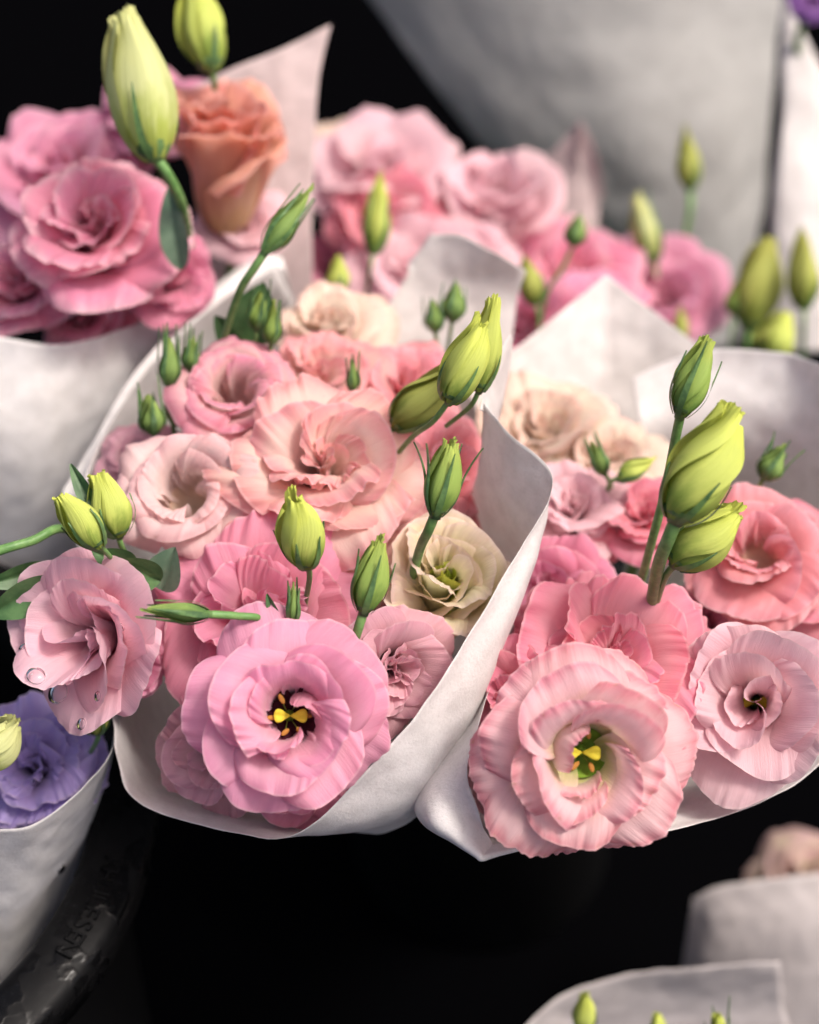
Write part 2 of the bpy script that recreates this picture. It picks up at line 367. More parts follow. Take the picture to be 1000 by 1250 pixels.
def flower(key, x, y, Rpx, d, ax, style, mat, label, group, seed, cat='flower', ruf=None, fringe=.012, fold=8, delta=.085, twist=.22,
           foot=None, centre=None, spin=None, hi=True, cz=None, nlow=None, skip=0, core=None, crimp=.004, lean=(), irr=1.0):
    rs = np.random.RandomState(seed); st = STY[style]
    ps = []; mats = []
    nu, nv = (57, 31) if hi else (21, 15)
    off = rs.uniform(0, 6.28)
    W = st['w'][:len(st['w']) - skip] if skip else st['w']
    for wi, (n, L, hw, th, r0) in enumerate(W):
        off += rs.uniform(.4, .9)
        for k in range(n):
            jl = 1 + rs.normal(0, .045)
            rf = (ruf if ruf is not None else .018); q = .4 if (wi >= len(W) - 2 and style not in ('open', 'frill', 'cup', 'bell')) else 1.0
            ps.append(petal_geo(rs, L * jl, hw * (1 + rs.normal(0, .06)), th, off + 2 * math.pi * k / n + rs.normal(0, .10), r0,
                                cup=rs.normal(.02, .04), delta=delta, twist=twist, ruf=rf * q, fringe=fringe * q, fold=rs.normal(0, fold) * q, nu=nu, nv=nv, crimp=crimp * q, irr=irr))
            ps[-1][2]['pw'] = np.full_like(ps[-1][2]['pu'], wi / max(1, len(W) - 1))
            mats.append(core if core and wi >= len(W) - 2 else mat)
    for ang_, L, hw, th, r0 in lean:
        ps.append(petal_geo(rs, L, hw, th, R(ang_), r0, cup=.05, delta=.03, twist=.25, ruf=.012, fringe=fringe, nu=nu, nv=nv, crimp=crimp)); mats.append(mat)
    allv = np.vstack([p[0] for p in ps]); rad = np.hypot(allv[:, 0], allv[:, 1])
    sc = Rpx * d * K / np.percentile(rad, 96)
    zc = (st['c'] if cz is None else cz) * sc
    axis = D(*ax); top = P(x, y, d)
    base = top - axis * zc
    rs.uniform(0, 6.28); rl = frame(base, axis).to_3x3().inverted() @ (CR @ Vector((1, 0, 0)))   # local x follows the photo's horizontal
    t = thing('lisianthus_flower', label, cat, frame(base, axis, math.atan2(rl.y, rl.x)), group)
    for (V, (a, b), at), mt in zip(ps, mats):
        link('petal', mesh('petal', V * sc, grid_faces(a, b), at), M[mt], t)
    # calyx and stem running down into the bouquet
    ft = foot or (x, y, d + 0.30)
    pf = P(*ft); b0 = base - axis * 0.001; mid = (base - axis * 0.05) * .6 + pf * .4
    V, F = tube_geo([b0, base - axis * .03, mid, pf], .0021, .0024, 16, 7)
    link('stem', mesh('stem', local(t, V), F), M['stem'], t)
    V, F = lathe([(.0005, -.004), (.0028, -.003), (.0042 , .001), (.06 * sc, .018 * sc)], 12)
    link('calyx', mesh('calyx', V, F), M['sepal'], t)
    if centre: centre_parts(t, sc, centre, rs)
    elif style in ('open', 'frill', 'cup', 'bell'):
        V, F = lathe([(.005 * sc, .03 * sc), (.12 * sc, .05 * sc), (.20 * sc, .12 * sc), (.25 * sc, .22 * sc)], 32)
        link('throat', mesh('throat', V, F), M[mat], t)
    FLOWERS[key] = t
    return t

def ellipsoid(c, a, b, cc, axis=(0, 0, 1), k=12, n=9):
    q = np.array(Vector(axis).to_track_quat('Z', 'Y').to_matrix())
    th = np.linspace(0, 2 * math.pi, k, endpoint=False); f = np.linspace(.02, math.pi - .02, n)
    V = np.stack([np.stack([a * np.sin(f) * math.cos(t), b * np.sin(f) * math.sin(t), cc * np.cos(f)], -1) for t in th], 0).reshape(-1, 3)
    return V @ q.T + np.array(c), grid_faces(k, n, True)

def centre_parts(t, sc, kind, rs):
    z1 = .27 * sc
    if kind == 'green':
        V, F = lathe([(.01 * sc, .05 * sc), (.13 * sc, .08 * sc), (.20 * sc, .17 * sc), (.235 * sc, .24 * sc)], 40)
        link('throat', mesh('throat', V, F), M['ovary'], t)
    if kind == 'plain':
        V, F = lathe([(.005 * sc, .03 * sc), (.12 * sc, .05 * sc), (.20 * sc, .12 * sc), (.25 * sc, .22 * sc)], 32)
        link('throat', mesh('throat', V, F), t.children[0].data.materials[0], t)
    if kind == 'dark':
        n = 40; th = np.linspace(0, 2 * math.pi, n, endpoint=False)
        pr = [(.01 * sc, .05 * sc), (.13 * sc, .07 * sc), (.19 * sc, .16 * sc), (.24 * sc, .28 * sc)]
        V, F = lathe(pr, 60); V = V.reshape(60, 4, 3)
        V[:, 3, :] *= (1 + .16 * rs.normal(0, 1, 60))[:, None]
        link('throat', mesh('throat', V.reshape(-1, 3), F), M['blotch'], t)
    V, F = ellipsoid((0, 0, .10 * sc), .06 * sc, .06 * sc, .10 * sc)
    p = link('pistil', mesh('pistil', V, F), M['ovary'], t)
    V, F = tube_geo([(0, 0, .16 * sc), (0.005 * sc, 0, .22 * sc), (0, 0, z1)], .022 * sc, .018 * sc, 8, 8)
    link('style', mesh('style', V, F), M['ovary'], p)
    for s in (-1, 1):
        V, F = ellipsoid((0, 0, 0), .085, .062, .030, k=18, n=13)
        V[:, 1] *= .45 + 9.0 * np.clip(V[:, 0] * s + .05, 0, 1); V[:, 2] += .25 * (V[:, 0] * s) + 1.6 * V[:, 1] ** 2 - .012 * np.cos(V[:, 1] * 60)
        V = (V + np.array([s * .082, 0, .01])) * sc; V[:, 2] += z1
        link('stigma', mesh('stigma', V, F), M['yellow'], p)
    for k in range(6):
        a = 6.283 * k / 6 + rs.normal(0, .15); ca, sa = math.cos(a), math.sin(a)
        q = rs.uniform(.13, .19); e = np.array([q * sc * ca, q * sc * sa, .25 * sc + rs.normal(0, .03) * sc])
        V, F = tube_geo([(.06 * sc * ca, .06 * sc * sa, .08 * sc), (.12 * sc * ca, .12 * sc * sa, .17 * sc), e], .008 * sc, .006 * sc, 8, 6)
        f = link('stamen', mesh('stamen', V, F), M['filament'], t)
        V, F = ellipsoid(e, 0.026 * sc, .018 * sc, .056 * sc + rs.normal(0, .008) * sc, (ca * .8 + rs.normal(0, .3), sa * .8 + rs.normal(0, .3), .3))
        link('anther', mesh('anther', V, F), M['anther'], f)

GA, GB, GD, GE, GG = ('flowers in the centre bouquet', 'flowers in the right bouquet', 'flowers in the upper left bouquet',
                      'blurred flowers in the back bouquet', 'flowers in the purple and pink bouquet')
FA, FB, FD, FE, FG = (430, 860, .92), (740, 880, .94), (110, 620, .98), (620, 420, 1.2), (-60, 1180, .84)

flower('A1', 356, 874, 108, .562, (.14, .10), 'open', 'lilac', 'big open lilac pink flower with dark throat and yellow stigma', GA, 11, foot=FA, centre='dark', ruf=.017, fringe=.007, crimp=.0015,
       lean=((15, .62, .50, (60, 82, 112, 120), .26), (195, .74, .66, (62, 72, 84, 30), .24), (285, .60, .5, (56, 70, 70, 30), .26)))
flower('A2', 305, 742, 118, .605, (-.18, .34), 'ruffle', 'pink', 'large ruffled pink flower behind the slim horizontal green bud', GA, 12, foot=FA, ruf=.03, crimp=.010)
flower('A3', 488, 822, 62, .588, (.34, -.10), 'rose', 'dusty', 'dusky rose flower with tight swirls beside the slanting paper edge', GA, 13, foot=FA)
flower('A4', 545, 695, 62, .612, (.08, .50), 'goblet', 'tan', 'creamy tan flower with a green heart by the paper edge', GA, 14, foot=FA, core='budlime', ruf=.010, irr=.6)
flower('A5', 398, 552, 110, .625, (.02, .52), 'ruffle', 'peach', 'large pale peach flower with frilled petals in the middle of the bouquet', GA, 15, foot=FA, ruf=.026, fringe=.016, crimp=.012)
flower('A6', 222, 594, 74, .628, (-.08, .32), 'cup', 'blush', 'pale blush flower with a deep open cup and brown flecks', GA, 16, foot=FA, ruf=.012, fringe=.014, crimp=.005, irr=.4)
flower('A7', 287, 472, 68, .655, (.02, .52), 'cup', 'bicolour', 'pink edged blush cup flower next to the dark green buds', GA, 17, foot=FA, ruf=.012, irr=.45)
flower('A8', 400, 385, 58, .715, (.0, .66), 'rose', 'cream', 'pale cream pink flower standing highest in the centre bouquet', GA, 18, foot=FA)
flower('A9', 392, 448, 64, .69, (.0, .62), 'rose', 'peach', 'soft peach flower tucked behind the large frilled peach flower', GA, 19, foot=FA)
flower('A10', 445, 655, 72, .640, (.10, .25), 'ruffle', 'peach', 'peach flower half hidden under the large frilled peach flower', GA, 20, foot=FA)
flower('A11', 252, 935, 66, .605, (-.30, -.30), 'bell', 'dusty', 'dusky pink flower hanging low at the left inside the paper', GA, 21, foot=FA)
flower('A12', 365, 960, 58, .600, (.0, -.30), 'rose', 'pink', 'pink flower under the big open lilac pink flower', GA, 22, foot=FA)
flower('A13', 168, 560, 50, .675, (-.3, .4), 'open', 'dusty', 'dusky petals peeping out behind the blush cup flower', GA, 23, foot=FA)
flower('A14', 490, 455, 58, .70, (.1, .6), 'rose', 'coral', 'salmon flower behind the twisted lime buds', GA, 24, foot=FA)
flower('A15', 548, 570, 62, .665, (.2, .3), 'rose', 'coral', 'coral flower in shade behind the green bud with long sepals', GA, 25, foot=FA)
flower('A16', 205, 735, 52, .635, (-.4, .1), 'open', 'dusty', 'dusky pink petals behind the tip of the horizontal bud', GA, 26, foot=FA)

flower('G1', 84, 772, 94, .585, (-.38, .06), 'bell', 'palepink', 'pale pink flower turned sideways with water drops', GG, 31, foot=FG, ruf=.010)
flower('G2', 34, 928, 76, .640, (-.1, .35), 'ruffle', 'purple', 'purple ruffled flower at the paper rim', GG, 32, foot=FG, ruf=.045)
flower('G3', 92, 895, 38, .69, (.2, .3), 'ruffle', 'purple', 'darker purple flower behind the spent green bud', GG, 33, foot=FG)
flower('G4', 165, 815, 34, .615, (.4, -.2), 'tight', 'hot', 'small deep pink flower under the sideways pale pink flower', GG, 34, foot=FG)

flower('B1', 714, 922, 119, .558, (.05, -.02), 'frill', 'rosy', 'large round frilled pink flower with green throat and yellow stigma', GB, 41, foot=FB, centre='green', ruf=.016, fringe=.016, crimp=.011,
       lean=((140, .70, .66, (60, 84, 112, 122), .27), (250, .66, .5, (58, 74, 80, 40), .27)))
flower('B2', 755, 790, 112, .600, (.04, .45), 'ruffle', 'salmon', 'salmon pink ruffled flower right behind the green throated flower', GB, 42, foot=FB, ruf=.028, fringe=.016, crimp=.012)
flower('B3', 915, 856, 92, .590, (-.28, .12), 'bell', 'pale', 'light pink flower opening sideways on the right of the front flower', GB, 43, foot=FB, centre='dark', ruf=.010)
flower('B4', 928, 675, 84, .650, (-.12, .42), 'open', 'coral', 'coral pink open flower behind the large lime bud', GB, 44, foot=FB)
flower('B5', 1015, 690, 70, .665, (.1, .3), 'rose', 'salmon', 'salmon flower cut by the right edge of the photo', GB, 45, foot=FB)
flower('B6', 702, 610, 58, .675, (.05, .55), 'rose', 'pale', 'pale blush flower under the cream flowers', GB, 46, foot=FB)
flower('B7', 788, 622, 54, .675, (.0, .55), 'rose', 'salmon', 'soft peach pink flower behind the straight bud stem', GB, 47, foot=FB)
flower('B8', 668, 720, 62, .650, (-.3, .25), 'rose', 'hot', 'deep pink tightly swirled flower beside the pointed paper flap', GB, 48, foot=FB)
flower('B9', 620, 860, 72, .598, (-.52, .10), 'rose', 'salmon', 'pink rose shaped flower squeezed against the paper left of the frilled flower', GB, 49, foot=FB)
flower('B10', 668, 512, 72, .72, (-.05, .62), 'rose', 'cream', 'cream flower in front of the tall paper corner', GB, 50, foot=FB)
flower('B11', 752, 545, 54, .715, (.1, .6), 'rose', 'cream', 'small peach cream flower right of the larger cream flower', GB, 51, foot=FB)
flower('B12', 640, 960, 70, .615, (-.4, -.3), 'rose', 'dusty', 'dusky pink flower low in the left corner of the right paper', GB, 52, foot=FB)
flower('B13', 860, 760, 52, .66, (-.1, .3), 'rose', 'hot', 'deep pink flower in the shade beneath the lime buds', GB, 53, foot=FB)

flower('D1', 113, 250, 86, .698, (.03, .50), 'rose', 'rose', 'pink rose shaped flower standing under the big pale bud', GD, 61, foot=FD, cz=.86, irr=.6)
flower('D2', 276, 142, 60, .745, (.06, .80), 'goblet', 'orange', 'peach orange flower seen from the side against white paper', GD, 62, foot=FD)
flower('D3', 22, 335, 60, .725, (-.2, .45), 'rose', 'rose', 'pink flower at the left edge below the rose shaped flower', GD, 63, foot=FD)
flower('D4', 210, 330, 50, .725, (.30, .25), 'rose', 'hot', 'deep pink flower at the right end of the paper rim', GD, 64, foot=FD)
flower('D5', 70, 190, 96, .80, (-.1, .6), 'ruffle', 'magenta', 'blurred magenta pink flower behind the rose shaped flower', GD, 65, foot=FD, hi=False)
flower('D6', 100, 375, 50, .738, (.0, .25), 'rose', 'rose', 'bright pink flower resting on the paper rim', GD, 66, foot=FD)
flower('D7', 190, 120, 62, .80, (.05, .7), 'rose', 'magenta', 'blurred pink flower behind the big pale bud', GD, 67, foot=FD, hi=False)
flower('D8', 300, 265, 46, .775, (.3, .3), 'rose', 'pale', 'pale flower under the peach orange flower', GD, 68, foot=FD, hi=False)

flower('E1', 462, 190, 82, .90, (.0, .60), 'rose', 'pale', 'large blurred blush flower at the back left of the back bouquet', GE, 71, foot=FE, hi=False)
flower('E2', 610, 215, 56, .90, (.0, .75), 'goblet', 'pale', 'blurred pink cup flower with a cream top', GE, 72, foot=FE, hi=False)
flower('E3', 510, 315, 84, .86, (.0, .5), 'ruffle', 'pale', 'blurred pale pink flower beside the yellow green bud', GE, 73, foot=FE, hi=False)
flower('E4', 690, 330, 84, .90, (.0, .5), 'rose', 'rose', 'blurred pink flower behind the forked green bud', GE, 74, foot=FE, hi=False)
flower('E5', 425, 320, 62, .90, (.0, .5), 'rose', 'hot', 'blurred deep pink flower behind the upper left paper edge', GE, 75, foot=FE, hi=False)
flower('E6', 810, 345, 74, .92, (.0, .5), 'rose', 'magenta', 'blurred pink flower under the olive bud on the right', GE, 76, foot=FE, hi=False)
flower('E7', 640, 385, 70, .82, (.0, .5), 'rose', 'hot', 'blurred rose pink flower behind the lime buds', GE, 77, foot=FE, hi=False)
flower('E8', 545, 425, 54, .80, (.0, .5), 'rose', 'hot', 'pink flower below the two blurred green buds', GE, 78, foot=FE, hi=False)
flower('E9', 408, 170, 40, .97, (-.1, .6), 'rose', 'cream', 'far cream flower in shadow at the dark background edge', GE, 79, foot=FE, hi=False)
flower('E10', 478, 250, 62, .88, (.0, .5), 'rose', 'salmon', 'blurred salmon flower in the middle of the back bouquet', GE, 80, foot=FE, hi=False)
flower('E11', 735, 372, 54, .86, (.1, .5), 'rose', 'magenta', 'blurred pink flower above the pointed back corner of the right paper', GE, 83, foot=FE, hi=False)
flower('E12', 568, 300, 52, .87, (.0, .5), 'rose', 'pale', 'blurred pale flower above the curled paper', GE, 84, foot=FE, hi=False)
flower('H1', 990, 1072, 60, .92, (-.1, .5), 'rose', 'beige', 'dim beige pink flower above the lower right paper', 'flowers in the lower right bouquet', 81, foot=(1000, 1200, 1.1), hi=False)
flower('T1', 990, 2, 24, .93, (.0, .4), 'frill', 'violet', 'small violet flower in the top right corner', 'flowers at the top right', 82, foot=(1020, 150, 1.0), hi=False, ruf=.05, fringe=.08)

# ------------------------------------------------------------------ buds
PROF = {
 'bud': [(0, .30), (.10, .62), (.25, .92), (.42, 1.0), (.60, .86), (.78, .58), (.90, .42), (1, .44)],
 'slim': [(0, .32), (.12, .70), (.30, 1.0), (.48, .92), (.66, .62), (.84, .32), (1, .10)],
 'fat': [(0, .30), (.10, .66), (.28, .96), (.48, 1.0), (.68, .82), (.84, .54), (.94, .40), (1, .42)],
}
def bud(x, y, d, tx, ty, td, wpx, mat, label, group, seed, stem, prof='bud', sep=5, sepl=.75, flare=.25, twist=.9, stemr=None, hi=True):
    rs = np.random.RandomState(seed)
    b, tp = P(x, y, d), P(tx, ty, td); ax = tp - b; H = ax.length; ax.normalize()
    Rb = wpx * .5 * d * K * .84
    t = thing('lisianthus_bud', label, 'flower bud', frame(b, ax, rs.uniform(0, 6.28)), group)
    pr = np.array(PROF[prof]); nu, nv = (31, 31) if hi else (13, 15)
    u = np.linspace(-1, 1, nu); v = np.linspace(0, 1, nv); U, V = np.meshgrid(u, v, indexing='ij')
    c = np.polyfit(pr[:, 0], pr[:, 1], 5)
    def prof_at(s): return np.clip(np.polyval(c, s), .04, 1.05)
    for k in range(5):
        ph = rs.uniform(0, 6.28, 6); tl = 1 + rs.normal(0, .05) - .06 * np.abs(U) ** 2
        S = V * tl
        tipw = np.clip((V - .8) / .2, 0, 1) ** 2
        r = Rb * (prof_at(np.clip(S, 0, 1)) * .95 + .27 * U * (.25 + V) * (1 - .6 * tipw) - .085 * np.abs(np.sin(2.6 * U + 1.6 * V + ph[4])) + .02 * np.sin(7 * U + 4 * V + ph[5]) * np.abs(U) ** 2 + .05 * np.sin(2.2 * U + 3 * V + ph[0]) * V
                  + tipw * .06 * np.sin(8 * U + ph[1]) + tipw * .05 * np.sin(15 * U + ph[2]))
        z = H * S + H * .012 * tipw * np.sin(11 * U + ph[3])
        phi = 2 * math.pi * k / 5 + U * (1.0 + .05 * np.sin(9 * V + ph[3])) + (twist * 1.25 + .35) * V
        X = np.stack([r * np.cos(phi), r * np.sin(phi), z], -1)
        link('bud_petal', mesh('bud_petal', X.reshape(-1, 3), grid_faces(nu, nv), dict(pu=U, pv=V)), M[mat], t)
    for k in range(sep):
        n, m = 15, 5; s = np.linspace(0, 1, n); w = np.linspace(-1, 1, m)
        Wg, S = np.meshgrid(w, s, indexing='ij'); L = H * sepl * (1 + rs.normal(0, .12))
        fl = flare * rs.uniform(.4, 1.6)
        zz = L * S * (1 - .1 * fl); q = np.clip(zz / H, 0, 1)
        r = Rb * (prof_at(np.minimum(q, .42)) * 1.04) + .0006 + fl * L * np.clip(S - .40, 0, 1) ** 1.6 - .0006 * Wg ** 2
        rfall = Rb * prof_at(q) * 1.05 + .0006
        r = np.maximum(rfall, r * (1 - S * .25) + rfall * S * .25) if fl < .3 else r
        hw_ = (.0008 + .065 * Rb) * (1 - S) ** .8 * (.5 + .5 * np.minimum(1, S * 5)) + .00018
        a = 2 * math.pi * k / sep + rs.normal(0, .12) + .25 * S
        X = np.stack([r * np.cos(a) - Wg * hw_ * np.sin(a), r * np.sin(a) + Wg * hw_ * np.cos(a), zz], -1)
        link('sepal', mesh('sepal', X.reshape(-1, 3), grid_faces(m, n)), M['sepal'], t)
    sr = (stemr or max(.0011, Rb * .17)) * .76
    pts = [b + ax * .0015] + [P(*p) for p in stem]
    V_, F = tube_geo(pts, sr * 1.1, sr, 26, 9)
    link('stem', mesh('stem', local(t, V_), F), M['stem'], t)
    V_, F = lathe([(.0003, -.0012), (sr * 1.1, -.001), (Rb * .36, .0012), (Rb * .52, H * .055), (Rb * .60, H * .10)], 16)
    link('receptacle', mesh('receptacle', V_, F), M['sepal'], t)
    return t

def leaf(parent, a, b, wpx, mat='leaf', bend=.2, roll=0.3, name='leaf'):
    pa, pb = P(*a), P(*b); ax = pb - pa; L = ax.length; ax.normalize()
    view = (CAM - pa).normalized(); side = ax.cross(view).normalized(); nrm = side.cross(ax).normalized()
    side = (side * math.cos(roll) + nrm * math.sin(roll)).normalized(); nrm = side.cross(ax).normalized()
    n, m = 19, 9; s = np.linspace(0, 1, n); w = np.linspace(-1, 1, m); Wg, S = np.meshgrid(w, s, indexing='ij')
    hw = wpx * .5 * a[2] * K * np.sin(np.pi * S ** .8) ** .8 + .0003
    up = bend * L * (S - S * S) * 1.6 + np.abs(Wg) ** 1.3 * hw * .45 - .0009 * np.exp(-(Wg / .12) ** 2)
    X = np.array(pa) + S[..., None] * L * np.array(ax) + (Wg * hw)[..., None] * np.array(side) + up[..., None] * np.array(nrm)
    return link(name, mesh(name, local(parent, X), grid_faces(m, n)), M[mat], parent)

BA, BB, BD, BE, BG, BH = ('buds in the centre bouquet', 'buds in the right bouquet', 'buds in the upper left bouquet', 'buds in the back bouquet', 'buds in the purple and pink bouquet', 'buds in the lower right bouquet')
bb = bud(190, 196, .668, 148, 18, .672, 96, 'budpale', 'big pale yellow green bud rising above the pink rose shaped flower', BD, 101, [(206, 215, .672), (222, 250, .685), (232, 300, .72)], 'fat', sep=3, sepl=.5, flare=.03, twist=.25, stemr=.0026)
leaf(bb, (222, 330, .70), (206, 228, .685), 34, 'leafgrey', .1)
bud(258, 86, .74, 232, -20, .745, 66, 'budlime', 'blurred yellow green bud cut by the top edge', BD, 102, [(262, 110, .75), (262, 200, .80)], 'bud', sep=3, sepl=.4, flare=.02, twist=.3)
bb = bud(323, 308, .640, 379, 230, .645, 36, 'buddark', 'slim dark green bud on a long bare stem beside the upper left bouquet', BA, 103, [(312, 325, .642), (293, 355, .65), (275, 408, .67), (270, 450, .70)], 'slim', sep=5, sepl=.95, flare=.02, twist=.4, stemr=.0019)
leaf(bb, (310, 420, .685), (322, 345, .675), 62, 'leaf', .1)
leaf(bb, (300, 425, .69), (262, 385, .68), 34, 'leaf', .1)
bud(313, 402, .668, 318, 358, .665, 30, 'budgreen', 'small green bud in front of a broad dark leaf', BA, 104, [(312, 420, .672), (310, 450, .69)], 'slim', sep=5, sepl=1.25, flare=.05)
bud(331, 420, .665, 334, 372, .662, 24, 'budgreen', 'narrow green bud touching the pale cream pink flower', BA, 105, [(330, 435, .672), (328, 460, .69)], 'slim', sep=4, sepl=1.1, flare=.03)
bb = bud(206, 470, .655, 207, 415, .652, 31, 'buddark', 'dark green bud with needle sepals casting a shadow on the paper', BA, 106, [(208, 500, .66), (215, 540, .67)], 'slim', sep=5, sepl=1.3, flare=.05)
leaf(bb, (225, 522, .66), (203, 478, .655), 22, 'leaf', .1)
bud(232, 452, .66, 236, 412, .658, 24, 'buddark', 'small dark bud wedged between needle sepals and the pink edged cup', BA, 107, [(231, 480, .665), (230, 520, .68)], 'slim', sep=5, sepl=1.35, flare=.12)
bud(188, 530, .655, 181, 482, .652, 36, 'buddark', 'lowest dark green bud along the left paper', BA, 108, [(192, 550, .66), (200, 580, .68)], 'slim', sep=5, sepl=1.25, flare=.08)
bud(412, 360, .78, 413, 312, .78, 34, 'budlime', 'blurred yellow green bud tip behind the pale cream pink flower', BE, 109, [(412, 380, .79), (415, 420, .80)], 'slim', sep=3, sepl=.5, flare=.02, hi=False)
bud(456, 310, .80, 465, 218, .80, 40, 'budlime', 'tall blurred yellow green bud in the back bouquet', BE, 110, [(452, 330, .80), (446, 370, .82)], 'slim', sep=4, sepl=.8, flare=.02, hi=False)
bud(552, 392, .715, 556, 345, .715, 36, 'buddark', 'upper of two blurred green buds before the curled paper', BA, 111, [(550, 405, .72), (545, 440, .74)], 'slim', sep=5, sepl=1.1, flare=.08, hi=False)
bud(531, 405, .715, 528, 366, .715, 28, 'buddark', 'lower of two blurred green buds before the curled paper', BA, 112, [(533, 415, .72), (540, 440, .74)], 'slim', sep=5, sepl=1.1, flare=.1, hi=False)
bb = bud(548, 492, .592, 588, 392, .588, 60, 'budlime', 'fat lime bud with crinkled open tip in front of its twin', BA, 113, [(528, 515, .60), (505, 532, .615), (480, 560, .64)], 'fat', sep=4, sepl=.5, flare=.03, twist=.5)
bud(585, 478, .605, 602, 368, .60, 46, 'budlime', 'lime bud with crinkled tip standing behind its twin', BA, 114, [(575, 495, .61), (545, 520, .63)], 'bud', sep=4, sepl=.45, flare=.05, twist=.5)
bud(482, 522, .635, 555, 452, .625, 66, 'budolive', 'olive green bud lying behind the twin lime buds', BA, 115, [(470, 535, .64), (450, 560, .67)], 'bud', sep=4, sepl=.5, flare=.04, twist=.4)
bud(655, 372, .80, 640, 312, .80, 36, 'budolive', 'blurred olive bud on the forked stem', BE, 116, [(657, 385, .80), (657, 415, .81)], 'slim', sep=3, sepl=.6, flare=.02, hi=False)
bud(700, 300, .79, 708, 262, .79, 29, 'buddark', 'small blurred green bud on the longer arm of the forked stem', BE, 117, [(688, 325, .795), (668, 358, .80), (656, 410, .81)], 'slim', sep=4, sepl=1.0, flare=.03, hi=False)
bud(843, 232, .95, 837, 160, .95, 37, 'budolive', 'blurred olive bud upright against the large grey paper', BE, 118, [(842, 260, .95), (832, 310, .96), (825, 360, .98)], 'slim', sep=3, sepl=.5, flare=.02, hi=False, stemr=.0022)
bud(800, 320, .92, 776, 240, .92, 42, 'beige' if False else 'budpale', 'blurred cream bud with a green sepal before the large grey paper', BE, 119, [(802, 340, .92), (805, 370, .93)], 'bud', sep=4, sepl=.9, flare=.03, hi=False)
bud(830, 508, .575, 864, 414, .572, 50, 'budgreen', 'slim twisted green bud on a long straight stem', BB, 120, [(826, 530, .58), (812, 600, .595), (796, 660, .61), (780, 720, .64)], 'bud', sep=5, sepl=.85, flare=.12, twist=1.4, stemr=.0020)
bud(824, 637, .560, 893, 502, .556, 94, 'budlime', 'largest lime green bud with spiral petals in the right bouquet', BB, 121, [(815, 660, .565), (804, 690, .58), (795, 740, .62)], 'fat', sep=4, sepl=.45, flare=.16, twist=1.5, stemr=.0028)
bud(822, 690, .580, 900, 620, .575, 76, 'budlime', 'lime bud lying below the largest lime bud', BB, 122, [(812, 705, .59), (800, 740, .62)], 'fat', sep=4, sepl=.5, flare=.1, twist=.8)
bud(932, 585, .66, 956, 545, .658, 36, 'buddark', 'small dark bud with spreading sepals before the right paper', BB, 123, [(925, 597, .665), (915, 620, .68)], 'slim', sep=5, sepl=1.2, flare=.3)
bb = bud(532, 630, .575, 551, 535, .571, 49, 'budgreen', 'green bud with long dark curved sepals beside the paper flap', BA, 124, [(522, 650, .58), (512, 672, .595), (500, 720, .62)], 'bud', sep=5, sepl=.85, flare=.42, twist=.4, stemr=.0021)
bb = bud(376, 693, .575, 357, 603, .565, 64, 'budlime', 'lime bud opening at the tip below the frilled peach flower', BA, 125, [(378, 705, .585), (372, 740, .61)], 'fat', sep=5, sepl=.5, flare=.35, twist=.6)
bud(444, 748, .572, 462, 658, .568, 48, 'budgreen', 'pale green bud with dark sepals between the two large pink flowers', BA, 126, [(436, 772, .575), (428, 796, .585), (415, 840, .62)], 'bud', sep=5, sepl=.8, flare=.22, twist=.6, stemr=.0020)
bud(255, 750, .560, 176, 744, .556, 28, 'buddark', 'slim green bud pointing left on a horizontal stem', BA, 127, [(290, 752, .565), (325, 758, .575), (360, 790, .62)], 'slim', sep=5, sepl=1.0, flare=.03, twist=.4, stemr=.0016)
bb = bud(358, 760, .570, 358, 715, .568, 17, 'buddark', 'tiny green bud above the big open lilac pink flower', BA, 128, [(358, 780, .58), (362, 820, .61)], 'slim', sep=4, sepl=1.1, flare=.1)
leaf(bb, (344, 770, .575), (326, 725, .570), 13, 'leaf', .1)
bud(124, 668, .580, 68, 602, .574, 50, 'budlime', 'lime green bud leaning left over the pale sideways flower', BG, 129, [(135, 680, .59), (160, 705, .62)], 'bud', sep=4, sepl=.7, flare=.05, twist=.6)
bb = bud(146, 655, .605, 118, 580, .600, 64, 'budlime', 'broad lime bud behind the bud leaning left', BG, 130, [(150, 670, .61), (170, 700, .64)], 'bud', sep=4, sepl=.6, flare=.06, twist=.4)
leaf(bb, (125, 640, .60), (86, 566, .605), 20, 'leaf', .05)
leaf(bb, (165, 690, .60), (112, 672, .590), 34, 'leaf', .15)
leaf(bb, (196, 710, .60), (145, 682, .592), 42, 'leaf', .15)
leaf(bb, (196, 720, .61), (214, 668, .603), 46, 'leafgrey', .1)
bud(432, 478, .655, 430, 440, .652, 16, 'buddark', 'tiny dark bud poking out above the frilled peach flower', BA, 131, [(434, 490, .66), (438, 520, .68)], 'slim', sep=4, sepl=1.3, flare=.12)
bud(738, 578, .672, 722, 540, .668, 24, 'buddark', 'small dark green bud between the cream and blush flowers', BB, 132, [(745, 590, .68), (755, 620, .70)], 'slim', sep=4, sepl=1.3, flare=.1)
bb = bud(755, 585, .665, 800, 558, .668, 30, 'budlime', 'lime bud lying sideways behind the straight stem', BB, 133, [(745, 590, .67), (735, 620, .70)], 'slim', sep=3, sepl=.5, flare=.02)
bud(915, 405, .90, 935, 292, .90, 66, 'budolive', 'largest of the blurred olive buds at the right edge', BE, 134, [(912, 420, .90), (910, 460, .92)], 'fat', sep=3, sepl=.4, flare=.02, hi=False)
bud(982, 378, .88, 978, 280, .88, 46, 'budolive', 'pointed blurred olive bud at the right edge', BE, 135, [(982, 395, .88), (980, 450, .90)], 'slim', sep=3, sepl=.5, flare=.02, hi=False)
bud(940, 440, .86, 955, 385, .86, 56, 'budlime', 'yellowish blurred bud lowest at the right edge', BE, 136, [(938, 455, .86), (936, 480, .88)], 'bud', sep=3, sepl=.4, flare=.02, hi=False)
